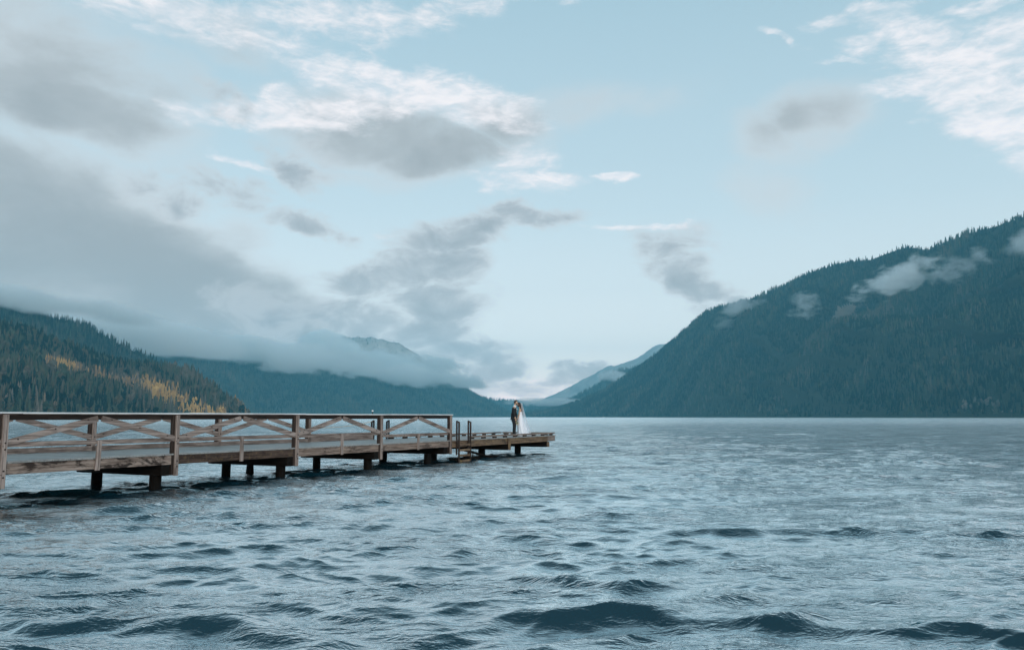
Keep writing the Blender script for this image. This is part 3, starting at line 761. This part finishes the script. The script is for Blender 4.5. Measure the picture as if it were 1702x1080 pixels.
# ladders
def ladder(x0_, x1_, ys, sgn, rungs, top):
    """sgn -1: hangs outside the near edge, +1: outside the far edge"""
    mb = MB()
    for x_ in (x0_, x1_):
        mb.box((x_ - .032, min(ys, ys + sgn * .06), -.7), (x_ + .032, max(ys, ys + sgn * .06), top - .06), .006)
        y2 = ys - sgn * .11
        mb.box((x_ - .032, min(y2, y2 + sgn * .055), .30), (x_ + .032, max(y2, y2 + sgn * .055), top), .006)
        mb.bar((x_, y2 + sgn * .01, top - .01), (x_, ys + sgn * .06, top - .085), .066, .055, (0, .5, 1), .006)
    ld = mb.build('ladder', M_postd if sgn < 0 else M_under, dock)
    for z in rungs:
        mb = MB(); mb.box((x0_ + .034, min(ys, ys + sgn * .05), z - .045), (x1_ - .034, max(ys, ys + sgn * .05), z + .045), .006)
        mb.build('rung', M_mossy if sgn < 0 else M_under, ld)
    return ld
ladder(18.95, 19.92, -.10, -1, (.72, .50, .28, .05), 1.74)
ladder(17.75, 18.85, W + .02, 1, (.70, .42, .16), 1.76)

Md = Matrix.Translation(dock.location) @ Matrix.Rotation(DA, 4, 'Z')
def dl(x_, y_, z_): return Md @ Vector((x_, y_, z_))
# rope from the last far post to the far ladder
mb = MB(); a, b = dl(13.66, W - .06, 1.50), dl(17.73, W + .0, 1.72); pts = []
for i in range(13):
    f = i / 12; q = a.lerp(b, f); q.z -= .10 * 4 * f * (1 - f); pts.append(q)
mb.tube(pts, .014, 6); o = mb.build('rope', M_rope); tag(o, 'pale rope strung from the last far railing post to the far ladder', 'rope')
# small white knob on a stalk standing on the rail
mb = MB(); q = dl(13.15, .05, 2.006); mb.cyl(q, q + Vector((0, 0, .09)), .018, .012, 8, 1); mb.ball(q + Vector((0, 0, .115)), .034, 0)
o = mb.build('rail_knob', [M_white, M_iron]); tag(o, 'small white knob on a short stalk on top of the railing', 'knob')
# old stump and driftwood
mb = MB(); q = Vector((at(391, 786, 26.2)[0], 27.6, 0))
mb.cyl(q + Vector((0, 0, -.9)), q + Vector((.02, 0, .30)), .15, .12, 12, 0, True, .12)
mb.cyl(q + Vector((.02, 0, .29)), q + Vector((.06, .0, .50)), .12, .035, 12, 0, True, .2)
o = mb.build('piling_stump', M_pile); tag(o, 'broken pointed black piling stump in the water under the dock', 'stump')
def log(name, pts, r0, r1, label):
    mb = MB(); n = len(pts)
    for i in range(n - 1):
        a = r0 + (r1 - r0) * i / (n - 1); b = r0 + (r1 - r0) * (i + 1) / (n - 1); mb.cyl(pts[i], pts[i + 1], a, b, 9, 0, True, .08)
    o = mb.build(name, M_cap); tag(o, label, 'driftwood', 'driftwood caught under the platform')
log('driftwood_log', [dl(20.2, .5, .50), dl(21.5, .55, .28), dl(23.2, .5, -.05), dl(24.2, .4, -.3)], .06, .05, 'long driftwood pole slanting from the ladder down into the water')
log('driftwood_log', [dl(20.1, .3, .22), dl(21.0, .25, .05), dl(21.9, .2, -.15)], .07, .06, 'short driftwood pole slanting into the water beside the ladder')
log('driftwood_log', [dl(20.0, .9, -.06), dl(21.6, .7, .02), dl(23.6, .8, -.02), dl(25.0, 1.0, -.1)], .13, .10, 'thick dark driftwood trunk floating flat under the platform')
log('driftwood_log', [dl(21.7, 1.0, -.2), dl(21.8, 1.05, .36)], .045, .03, 'first upright broken stick standing under the platform by the ladder')
log('driftwood_log', [dl(22.3, 1.1, -.2), dl(22.25, 1.1, .28)], .04, .02, 'second thinner upright stick under the platform, farther from the ladder')

# ------------------------------------------------------------------ tiny boat by the far shore
mb = MB(); q = at(1003, 692.8, 4350); q[2] = 0
bx, by = q[0], q[1]
prof = [(-5, 1.2, .9), (-3, 1.7, 1.0), (1, 1.7, 1.2), (3.6, 1.0, 1.5), (5, .1, 1.8)]
rings = []
for (xx, hw, zt) in prof:
    rings.append([mb.bm.verts.new((bx + xx, by + yy, zz)) for yy, zz in ((-hw, zt), (-hw * .6, -.4), (hw * .6, -.4), (hw, zt))])
for a, b in zip(rings[:-1], rings[1:]):
    for i in range(4): mb.bm.faces.new((a[i], a[(i + 1) % 4], b[(i + 1) % 4], b[i]))
mb.bm.faces.new(rings[0]); 
o = mb.build('boat', M_white)
mb = MB(); mb.box((bx - 2.5, by - 1.3, 1.1), (bx + 1.2, by + 1.3, 3.0), .2); mb.build('cabin', M_white, o)
mb = MB(); mb.cyl((bx - .5, by, 3.0), (bx - .5, by, 8.5), .16, .1, 6); mb.build('mast', M_white, o)
tag(o, 'tiny white boat on the water at the foot of the right mountain', 'boat')

# ------------------------------------------------------------------ people
def skin_mesh(name, chains, mat, parent=None, sub=2, root=0, smooth=True):
    """chains: dict with verts [(x,y,z,r[,r2])] and edges"""
    vs, es = chains
    me = bpy.data.meshes.new(name); me.from_pydata([v[:3] for v in vs], es, [])
    o = link(name, me, mat, parent)
    md = o.modifiers.new('skin', 'SKIN'); md.use_smooth_shade = True; md.branch_smoothing = .4
    lay = me.skin_vertices[0].data if me.skin_vertices else None
    if lay is None:
        bpy.context.view_layer.objects.active = o; bpy.ops.mesh.customdata_skin_add(); lay = me.skin_vertices[0].data
    for i, v in enumerate(vs):
        r1 = v[3]; r2 = v[4] if len(v) > 4 else r1
        lay[i].radius = (r1, r2); lay[i].use_root = (i == root)
    sb = o.modifiers.new('sub', 'SUBSURF'); sb.levels = sub; sb.render_levels = sub
    return o
class Sk:
    def __init__(s): s.v = []; s.e = []
    def add(s, p, r, parent=None, r2=None):
        s.v.append((*p, r, r2 if r2 else r)); i = len(s.v) - 1
        if parent is not None: s.e.append((parent, i))
        return i
    def chain(s, pts, parent=None):
        for p in pts: parent = s.add(p[:3], p[3], parent, p[4] if len(p) > 4 else None)
        return parent
def hand(sk, wrist_idx, w_, d_, side_, curl=.5):
    """palm and five fingers; d_ = direction the hand points, side_ = thumb side"""
    d_ = Vector(d_).normalized(); side_ = Vector(side_).normalized(); nrm = d_.cross(side_).normalized()
    palm = Vector(w_) + d_ * .05
    pi_ = sk.add(palm, .030, wrist_idx, .018)
    pe = sk.add(Vector(w_) + d_ * .09, .032, pi_, .014)
    for k, (off, L) in enumerate(((.030, .072), (.010, .080), (-.010, .075), (-.029, .060))):
        b = Vector(w_) + d_ * .098 + side_ * off
        m1 = b + d_ * L * .45 + nrm * L * .12 * curl; m2 = m1 + (d_ * (1 - curl * .6) + nrm * curl).normalized() * L * .32; m3 = m2 + (d_ * (1 - curl) + nrm * curl * 1.3).normalized() * L * .26
        sk.chain([(*b, .0095), (*m1, .0088), (*m2, .0082), (*m3, .0070)], pe)
    b = Vector(w_) + d_ * .035 + side_ * .030
    sk.chain([(*b, .012), (*(b + d_ * .03 + side_ * .022), .0105), (*(b + d_ * .055 + side_ * .026 + nrm * .012), .0088)], pi_)
def head_mesh(name, c, fwd, mat, parent, scale=1.0, tilt=0):
    """sculpted head: ellipsoid with brow, nose, lips, chin, ears; faces +x before rotation"""
    bm = bmesh.new(); bmesh.ops.create_uvsphere(bm, u_segments=24, v_segments=18, radius=1)
    for v in bm.verts:
        x_, y_, z_ = v.co
        X_ = x_ * .098; Y_ = y_ * .076; Z_ = z_ * .118
        if z_ < -.1: Y_ *= 1 + .30 * (z_ + .1); X_ *= 1 + (.12 if x_ < 0 else -.02) * z_
        if x_ > .75 and abs(y_) < .28:                       # nose, lips, chin
            k = (1 - abs(y_) / .28)
            X_ += k * (.026 * math.exp(-((z_ + .12) / .13) ** 2) + .010 * math.exp(-((z_ + .52) / .10) ** 2))
        if x_ > .3 and abs(y_) < .6: X_ += .010 * math.exp(-((z_ + .85) / .18) ** 2)
        if x_ > .7: X_ -= .007 * math.exp(-((z_ - .10) / .10) ** 2) * (1 if .2 < abs(y_) < .6 else 0)
        v.co = (X_, Y_, Z_)
    for s_ in (-1, 1):
        q = bmesh.ops.create_uvsphere(bm, u_segments=8, v_segments=6, radius=1)
        bmesh.ops.transform(bm, matrix=Matrix.Translation((-.005, s_ * .078, -.005)) @ Matrix.Diagonal((.018, .009, .030, 1)), verts=q['verts'])
    M = Matrix.Translation(c) @ Matrix.Rotation(fwd, 4, 'Z') @ Matrix.Rotation(tilt, 4, 'Y') @ Matrix.Scale(scale, 4)
    bmesh.ops.transform(bm, matrix=M, verts=bm.verts)
    for f in bm.faces: f.smooth = True
    me = bpy.data.meshes.new(name); bm.to_mesh(me); bm.free()
    o = link(name, me, mat, parent)
    for s_ in (-1, 1):
        mb = MB(); mb.ball(M @ Vector((.083, s_ * .030, .010)), .010, 0, n=8); mb.build('eye', M_shoe, o)
    return o, M
def person(name, loc, rz, label, grp='wedding couple on the platform'):
    e = bpy.data.objects.new(name, None); COL.objects.link(e); e.location = loc; e.rotation_euler = (0, 0, rz)
    tag(e, label, 'person', grp); return e
def join_to(body, other):
    """merge head mesh into the body's evaluated surface so the body stays one mesh"""
    dg = bpy.context.evaluated_depsgraph_get()
    bm = bmesh.new()
    for o in (body, other):
        me = bpy.data.meshes.new_from_object(o.evaluated_get(dg)); bm.from_mesh(me)
    me2 = bpy.data.meshes.new(body.name)
    for f in bm.faces: f.smooth = True
    bm.to_mesh(me2); bm.free()
    body.modifiers.clear(); mats = list(body.data.materials); body.data = me2
    me2.materials.clear(); [me2.materials.append(m_) for m_ in mats]
    for ch in list(other.children): ch.parent = body
    bpy.data.objects.remove(other)

# groom: faces +x (towards the bride)
gq = at(854.5, 700, 41.4)
G = person('person', (gq[0], 41.4, ZD), R(8), 'man in a black suit standing on the platform, leaning in to kiss the bride')
sk = Sk()
pel = sk.add((0, 0, .93), .115, None, .14)
ch = sk.chain([(.0, 0, 1.10, .11, .14), (.0, 0, 1.28, .125, .16), (.0, 0, 1.42, .105, .15)], pel)
nk = sk.chain([(.025, 0, 1.50, .058), (.050, 0, 1.57, .055), (.060, 0, 1.63, .060)], ch)
for s_ in (-1, 1):
    sk.chain([(.0, s_ * .095, .88, .088), (.02, s_ * .10, .50, .058), (-.01, s_ * .11, .09, .042), (.10, s_ * .125, .035, .035)], pel)
    if s_ < 0:   # arm nearest the camera hangs and bends forward
        wr = sk.chain([(-.005, -.19, 1.40, .056), (-.05, -.235, 1.14, .044), (.03, -.235, .92, .030)], ch); hand(sk, wr, (.03, -.235, .92), (.18, .02, -1), (1, 0, .1), .5)
    else:
        wr = sk.chain([(-.0, .19, 1.40, .056), (.02, .24, 1.14, .044), (.20, .14, 1.04, .030)], ch); hand(sk, wr, (.20, .14, 1.04), (1, -.3, -.1), (0, 0, 1), .5)
body = skin_mesh('body', (sk.v, sk.e), M_skin, G, 2)
hd, HM = head_mesh('head', (.085, 0, 1.70), 0, M_skin, G, 1.0, R(10))
bpy.context.view_layer.update(); join_to(body, hd)
# suit jacket and trousers
sk = Sk(); c0 = sk.add((-.005, 0, .98), .150, None, .178)
c1_ = sk.chain([(-.005, 0, 1.12, .138, .168), (-.005, 0, 1.28, .150, .19), (-.01, 0, 1.42, .120, .18), (.0, 0, 1.475, .085, .11)], c0); base_ = c1_ - 1
sk.add((-.01, 0, .84), .150, c0, .185)
sk.chain([(-.01, -.20, 1.405, .074), (-.05, -.240, 1.14, .062), (.025, -.237, .95, .050)], base_)
sk.chain([(-.0, .20, 1.405, .074), (.02, .245, 1.14, .062), (.17, .16, 1.06, .050)], base_)
skin_mesh('jacket', (sk.v, sk.e), M_suit, G, 2)
sk = Sk(); c0 = sk.add((-.005, 0, .92), .125, None, .16)
for s_ in (-1, 1): sk.chain([(.0, s_ * .090, .82, .112), (.02, s_ * .10, .50, .082), (-.005, s_ * .11, .12, .070), (.0, s_ * .11, .06, .070)], c0)
skin_mesh('trousers', (sk.v, sk.e), M_suit, G, 2)
for s_ in (-1, 1):
    mb = MB(); mb.ball((.055, s_ * .12, .045), .05, 0, (2.6, .95, .85), 14); mb.box((-.07, s_ * .12 - .04, 0), (.18, s_ * .12 + .04, .022), .008); mb.build('shoe', M_shoe, G)
# shirt front with collar, tie
mb = MB(); mb.bar((.112, -.020, 1.24), (.065, -.045, 1.50), .10, .03, (1, 0, .2), .008); mb.bar((.112, .020, 1.24), (.065, .045, 1.50), .10, .03, (1, 0, .2), .008)
mb.cyl((.022, 0, 1.475), (.048, 0, 1.545), .082, .070, 16); sh = mb.build('shirt', M_shirt, G)
mb = MB(); mb.bar((.155, 0, 1.20), (.108, 0, 1.49), .07, .012, (1, 0, .2), .004); mb.build('tie', M_suit, G)
mb = MB(); mb.ball((.135, -.085, 1.36), .03, 0, n=8); mb.ball((.14, -.07, 1.345), .02, 1, n=8); mb.build('boutonniere', [M_white, M_leaf], G)
def hair_cap(name, M, parent, mat, verts_keep, grow=1.06):
    bm = bmesh.new(); bmesh.ops.create_uvsphere(bm, u_segments=24, v_segments=18, radius=1)
    dele = [v for v in bm.verts if not verts_keep(v.co)]
    bmesh.ops.delete(bm, geom=dele, context='VERTS')
    for v in bm.verts:
        x_, y_, z_ = v.co; k = grow + .03 * math.sin(x_ * 21 + y_ * 17)
        Y_ = y_ * .076 * (1 + .30 * (z_ + .1) if z_ < -.1 else 1)
        v.co = M @ Vector((x_ * .098 * k, Y_ * k, z_ * .118 * k))
    for f in bm.faces: f.smooth = True
    me = bpy.data.meshes.new(name); bm.to_mesh(me); bm.free(); o = link(name, me, mat, parent)
    o.modifiers.new('thick', 'SOLIDIFY').thickness = .012; return o
hair_cap('hair', HM, G, M_hairm, lambda c: c.z > .42 or (c.x < .05 and c.z > -.35), 1.10)
hair_cap('beard', HM, G, M_hairm, lambda c: c.x > .12 and c.z < -.38 and not (c.x > .8 and abs(c.y) < .25 and c.z > -.5), 1.07)

# bride: faces -x (towards the groom), veil trailing to +x
bq = at(864.2, 700, 41.45)
B = person('person', (bq[0], 41.45, ZD), R(-12), 'bride in a white gown and long veil kissing the man in the suit')
sk = Sk()
pel = sk.add((.02, 0, .93), .105, None, .145)
ch = sk.chain([(.02, 0, 1.08, .085, .115), (.02, 0, 1.22, .095, .135), (.02, 0, 1.34, .085, .13)], pel)
sk.chain([(.0, 0, 1.41, .046), (-.02, 0, 1.47, .044), (-.035, 0, 1.52, .05)], ch)
for s_ in (-1, 1): sk.chain([(.02, s_ * .09, .86, .088), (.01, s_ * .09, .50, .058), (.03, s_ * .08, .12, .036), (-.07, s_ * .08, .04, .030)], pel)
wr = sk.chain([(.02, -.155, 1.32, .042), (-.01, -.19, 1.08, .034), (-.10, -.17, .86, .024)], ch); hand(sk, wr, (-.10, -.17, .86), (-.3, 0, -1), (-1, 0, 0), .7)
wr = sk.chain([(.02, .155, 1.32, .042), (-.05, .19, 1.10, .034), (-.20, .12, 1.02, .024)], ch); hand(sk, wr, (-.20, .12, 1.02), (-1, -.3, 0), (0, 0, 1), .4)
body = skin_mesh('body', (sk.v, sk.e), M_skin, B, 2)
hd, BM_ = head_mesh('head', (-.055, 0, 1.585), math.pi, M_skin, B, .94, R(-14))
bpy.context.view_layer.update(); join_to(body, hd)
hair_cap('hair', BM_, B, M_hairm, lambda c: c.x < .45 and c.z > -.8 or c.z > .45, 1.16)
# long hair down the back
sk = Sk(); i0 = sk.add((.005, 0, 1.63), .085, None, .08)
sk.chain([(.045, 0, 1.53, .070, .085), (.075, 0, 1.42, .052, .085), (.105, -.01, 1.28, .042, .075), (.115, -.01, 1.15, .035, .060), (.115, -.01, 1.06, .014, .03)], i0)
skin_mesh('long_hair', (sk.v, sk.e), M_hairm, B, 2)
# gown: fitted bodice flaring to a pleated train
prof = [(1.22, .102, .138, .02), (1.12, .092, .122, .02), (1.02, .105, .135, .02), (.93, .128, .158, .03), (.80, .150, .175, .04), (.60, .185, .20, .07), (.40, .235, .235, .12), (.20, .27, .26, .15), (.06, .34, .31, .21), (.004, .38, .34, .24)]
def lathe(prof, n=64, pleat=.05):
    V, F = [], []
    for j, (z_, rx, ry, cx_) in enumerate(prof):
        f = max(0, (1.0 - z_))
        for i in range(n):
            a = 6.2832 * i / n; k = 1 + pleat * f * (math.sin(11 * a + z_ * 2) + .5 * math.sin(23 * a + 1.3))
            V.append((cx_ + math.cos(a) * rx * k, math.sin(a) * ry * k, z_))
    for j in range(len(prof) - 1):
        for i in range(n): F.append((j * n + i, j * n + (i + 1) % n, (j + 1) * n + (i + 1) % n, (j + 1) * n + i))
    return np.array(V), np.array(F)
V, F = lathe(prof); o = link('gown', np_mesh('gown', V, F, True), M_dress, B); o.modifiers.new('thick', 'SOLIDIFY').thickness = .006
# veil: translucent curved sheet from the crown to the deck
m, t, out = material('veil_tulle')
p = t.new('ShaderNodeBsdfPrincipled', inputs={'Base Color': (.82, .84, .90, 1), 'Roughness': .8})
tr = t.new('ShaderNodeBsdfTransparent'); tl = t.new('ShaderNodeBsdfTranslucent', inputs={0: (.85, .87, .92, 1)})
a1 = t.new('ShaderNodeMixShader', inputs={0: .35, 1: p.outputs[0], 2: tl.outputs[0]})
tc = t.new('ShaderNodeTexCoord'); wv = t.noise(tc.outputs['Object'], 9, 3, .5)
a2 = t.new('ShaderNodeMixShader', inputs={0: t.maprange(wv, .3, .7, .50, .72), 1: a1.outputs[0], 2: tr.outputs[0]})
t.l.new(a2.outputs[0], out.inputs[0]); M_veil = m
V, F = [], []; nz_, na = 22, 34
for j in range(nz_ + 1):
    f = j / nz_; z_ = 1.68 - 1.67 * f
    cx_ = .045 + .30 * f ** 1.15; rx = .075 + .21 * f ** 1.2; ry = .085 + .28 * f
    for i in range(na + 1):
        a = R(-84) + R(168) * i / na; k = 1 + .06 * f * math.sin(9 * a + 2 * f) + .03 * f * math.sin(21 * a)
        V.append((cx_ + math.cos(a) * rx * k, math.sin(a) * ry * k, max(z_, .012)))
for j in range(nz_):
    for i in range(na): q = j * (na + 1) + i; F.append((q, q + 1, q + na + 2, q + na + 1))
o = link('veil', np_mesh('veil', np.array(V), np.array(F), True), M_veil, B)
# bouquet hanging in her hand
bqm = Matrix.Translation(B.location) @ Matrix.Rotation(R(-12), 4, 'Z')
c = bqm @ Vector((-.13, -.20, .66))
mb = MB(); 
for k in range(16):
    d = Vector((random.gauss(0, 1), random.gauss(0, 1), random.gauss(0, 1))).normalized() * .075
    mb.ball(c + d + Vector((0, 0, -.02)), random.uniform(.022, .036), 0 if k % 3 else 1, n=8)
mb.cyl(c + Vector((.0, 0, .04)), c + Vector((.0, .0, .16)), .022, .016, 8, 1)
o = mb.build('bouquet', [M_flower, M_leaf]); tag(o, 'small cream and gold bouquet hanging from the hand of the bride', 'bouquet')

# ------------------------------------------------------------------ air and low clouds
def volbox(name, lo, hi, dens, colr, aniso=.2):
    mb = MB(); mb.box(lo, hi, 0)
    m, t, out = material(name)
    v = t.new('ShaderNodeVolumePrincipled'); v.inputs['Color'].default_value = (*colr, 1); v.inputs['Density'].default_value = dens; v.inputs['Anisotropy'].default_value = aniso
    t.l.new(v.outputs[0], out.inputs['Volume'])
    o = mb.build(name, m); tag(o, 'thin pale blue haze filling the valley air', 'haze', None, 'stuff'); return o
volbox('haze', (-12000, -3000, -9), (12000, 13600, 1180), 6.8e-5, (.28, .79, 1.0), .1)

def cloud(px, py, Y, rx, ry, rz_, rot, dens, thr, nscale, label, seed, det=6):
    """ellipsoid of mist; rx, rz in picture pixels at depth Y for convenience of reading the photograph, ry in metres"""
    c = at(px, py, Y); k = Y / FPX
    bm = bmesh.new(); bmesh.ops.create_icosphere(bm, subdivisions=3, radius=1)
    me = bpy.data.meshes.new('low_cloud'); bm.to_mesh(me); bm.free()
    m, t, out = material('cloud_mist')
    tc = t.new('ShaderNodeTexCoord'); ob = tc.outputs['Object']
    ln = t.new('ShaderNodeVectorMath', operation='LENGTH', inputs={0: ob}).outputs['Value']
    geo = t.new('ShaderNodeNewGeometry')
    mp = t.new('ShaderNodeMapping', inputs={0: geo.outputs['Position'], 1: (seed * 531, 0, 0), 3: (1, 1, 1.7)}).outputs[0]
    n = t.noise(mp, nscale, det, .6, .3)
    e = t.maprange(t.math('SUBTRACT', t.math('ADD', t.math('SUBTRACT', 1.0, ln), t.math('MULTIPLY', t.math('SUBTRACT', n, .5), 3.0)), thr), 0, .45, 0, dens)
    e = t.math('MULTIPLY', e, t.maprange(ln, 1.0, .8))
    v = t.new('ShaderNodeVolumePrincipled', inputs={'Density': e}); v.inputs['Color'].default_value = (1, 1, 1, 1); v.inputs['Anisotropy'].default_value = .5
    t.l.new(v.outputs[0], out.inputs['Volume'])
    m.cycles.volume_step_rate = .4 if rx < 140 else .8
    o = link('low_cloud', me, m); o.location = c; o.scale = (rx * k, ry, rz_ * k); o.rotation_euler = (0, -R(rot), 0)
    tag(o, label, 'cloud', None, 'stuff'); return o
CLOUDS = [
 # px, py, Y, rx(px), ry(m), rz(px), rot(deg up to the right), density, threshold, noise scale
 (60, 500, 3300, 250, 400, 26, -8, .010, .16, .0034, 'grey cloud bank resting on the left hill'),
 (250, 560, 4000, 190, 450, 34, -9, .012, .10, .0022, 'grey cloud bank over the saddle of the left hill'),
 (440, 588, 6000, 240, 600, 32, -7, .010, .20, .0038, 'long grey cloud hiding the ridge of the middle hill'),
 (670, 622, 6700, 170, 600, 22, -6, .008, .26, .0042, 'pale cloud below the peak in the middle'),
 (760, 632, 7200, 60, 400, 12, -12, .006, .12, .004, 'wisp on the end of the middle ridge'),
 (640, 596, 8200, 130, 400, 22, -10, .007, .22, .0036, 'broken cloud across the face of the peak'),
 (545, 572, 8100, 60, 400, 26, -12, .010, .10, .0036, 'grey cloud swallowing the near end of the peak'),
 (728, 606, 7700, 62, 300, 17, -12, .008, .14, .005, 'cloud hiding the foot of the peak'),
 (1488, 464, 3720, 108, 150, 34, 24, .016, .30, .010, 'bright wisp of cloud on the upper right mountain'),
 (1338, 508, 4300, 34, 90, 38, -40, .009, .34, .012, 'small faint wisp on the right mountain'),
 (1590, 445, 3450, 80, 130, 32, 22, .008, .36, .010, 'thin veil right of the bright wisp'),
 (1228, 508, 5000, 54, 160, 20, 12, .006, .28, .007, 'small pale cloud on the shoulder of the right mountain'),
 (1205, 535, 5000, 26, 100, 20, 30, .003, .30, .007, 'faint mist below the shoulder of the right mountain'),
 (1705, 405, 3380, 44, 120, 30, 20, .010, .30, .007, 'pale cloud at the edge of the right mountain'),
 (915, 668, 7600, 95, 400, 9, 0, .006, .20, .006, 'low white mist lying at the head of the lake'),
 (1025, 626, 7700, 42, 300, 12, -6, .006, .20, .005, 'cloud lying on the far spur'),
]
for i, cdef in enumerate(CLOUDS): cloud(*cdef[:10], cdef[10], i + 1)
